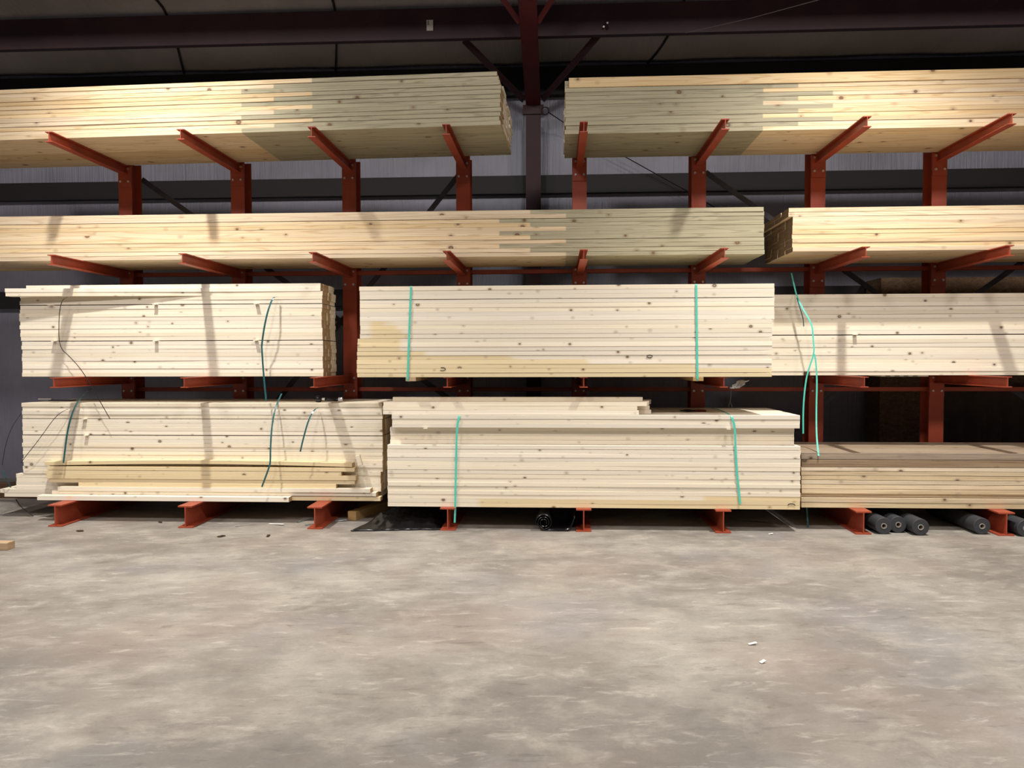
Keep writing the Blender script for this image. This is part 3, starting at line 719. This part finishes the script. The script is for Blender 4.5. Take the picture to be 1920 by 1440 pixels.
for i, (px, py, d) in enumerate(RL):
    g = at(px, py, Z=0); o = pr_ if i == 0 else copy_tree(pr_); o.location = ((7.508, 7.657, 7.805, 8.357, 8.686)[i], g.y+.012, .001); rp.append(g)
    tag(o, 'dark grey felt roll, '+d, 'roll', 'felt rolls under the right floor-tier bundle')
# timber poking from under the left floor bundle
g = at(660, 976, Z=0)
o = obj('square_timber', MB().box((-.045, 0, 0), (.045, .75, .085), .003), 'timber', loc=(g.x, g.y, .001)); o.rotation_euler = (0, 0, -.30)
tag(o, 'short square timber on the floor left of the black sheet', 'timber')
g = at(4, 1032, Z=0)
o = obj('wood_block', MB().box((-.10, 0, 0), (.045, .09, .06), .003), 'timber', loc=(g.x, g.y, .001)); tag(o, 'small wood block on the floor at the left picture edge', 'block')
# paper strips and litter
def strip(px, py, L_, w, rz, mat, label, name='paper_strip', cat='litter', lift=.002):
    g = at(px, py, Z=0); mb = MB(); mb.loft([[(x, -w/2, lift+.004*sin(x/L_*3)), (x, w/2, lift+.004*sin(x/L_*3)), (x, w/2, lift+.0025+.004*sin(x/L_*3)), (x, -w/2, lift+.0025+.004*sin(x/L_*3))] for x in [-L_/2+L_*i/6 for i in range(7)]])
    o = obj(name, mb, mat, loc=(g.x, g.y, .001+.004)); o.rotation_euler = (0, 0, rz); return tag(o, label, cat)
strip(80, 968, .16, .03, .15, 'tag', 'white paper strip on the floor left of the leftmost base beam')
strip(518, 984, .165, .028, -.35, 'tag', 'white paper strip on the floor before the second and third base beams')
strip(460, 986, .18, .012, .6, 'core', 'thin grey curled strip lying left of the white paper strip')
strip(640, 977, .11, .05, .2, 'clear', 'crumpled clear wrapper on the floor beside the square timber', 'wrapper')
strip(1445, 1002.5, .04, .02, 0, 'tag', 'tiny white scrap on the floor right of the sixth base beam')
strip(1411, 1209, .045, .02, .1, 'tag', 'tiny white chip on the open floor, nearer the rack of two', 'chip')
strip(1430, 1243, .03, .02, .5, 'tag', 'tiny white chip on the open floor, nearer the viewer of two', 'chip')
strip(1412, 977, .26, .045, -.5, 'core', 'grey torn paper on the floor in the shade below the middle bundle', 'torn_paper')
strip(572, 977, .20, .012, 1.0, 'dkstrap', 'dark strap scrap on the floor against the third base beam', 'strap_scrap')
strip(582, 985, .10, .01, .4, 'dkstrap', 'short dark strap scrap before the third base beam', 'strap_scrap')
for k, (px, py, d) in enumerate(((150, 997, 'before the first base beam'), (415, 1007, 'before the second base beam'), (503, 1006, 'below the white paper strip'), (300, 980, 'between the first two base beams'))):
    mb = MB(); rings = []
    for i in range(6):
        rr = .004+.006*sin(pi*i/5); rings.append([((i-2.5)*.014, rr*cos(j*pi/3)+.006*sin(i*2+k), .008+rr*sin(j*pi/3)) for j in range(6)])
    mb.loft(rings); g = at(px, py, Z=0); o = obj('bark_scrap', mb, 'browntimber', loc=(g.x, g.y, 0)); o.rotation_euler = (0, 0, k*.8)
    tag(o, 'dark crumb of bark on the floor '+d, 'litter')

def knot(px, py, Yf, host, rx, rz, arc=(0, 2*pi)):
    p = at(px, py, Y=Yf-.0035); o = [o for o in C.objects if o.get('label', '').endswith(host)][0]
    pts = [(p.x-o.location.x+rx*cos(a), p.y-o.location.y, p.z-o.location.z+rz*sin(a)) for a in [arc[0]+(arc[1]-arc[0])*i/16 for i in range(17)]]
    mb = MB(); mb.tube(pts, .0028, 6); k_ = obj('bark_ring_knot', mb, 'knot', o); return k_
M['knot'] = plain('dark_bark_knot', (44, 30, 22), .8)
knot(829, 692, -1.30, 'twentieth from the top, front of the middle third-tier bundle', .030, .014, (-2.2, 2.0))
knot(1218, 668, -1.30, 'seventeenth from the top, front of the middle third-tier bundle', .024, .012)
knot(1484, 947, -1.25, 'twenty-first from the top, front of the middle floor-tier bundle', .030, .012, (-.3, 3.4))
# pale slotted strip under the right third-tier bundle
x = at(1652, 712, Y=-.6); o = obj('slotted_strip', MB().box((0, 0, 0), (.44, .30, .012), .001), 'tag', loc=(x.x, -.60, T3-.0135)); tag(o, 'pale slotted strip under the right third-tier bundle', 'strip')
for i in range(4): obj('slot', MB().box((.04+.085*i, -.0015, .003), (.085+.085*i, .002, .008)), 'dark', o)
p = at(1514, 702, Y=-.745); o = obj('brown_block', MB().box((p.x-.024, -.745, T3+.001), (p.x+.024, -.709, T3+.036), .002), 'browntimber'); tag(o, 'small brown block against the bottom of the right third-tier bundle', 'block')
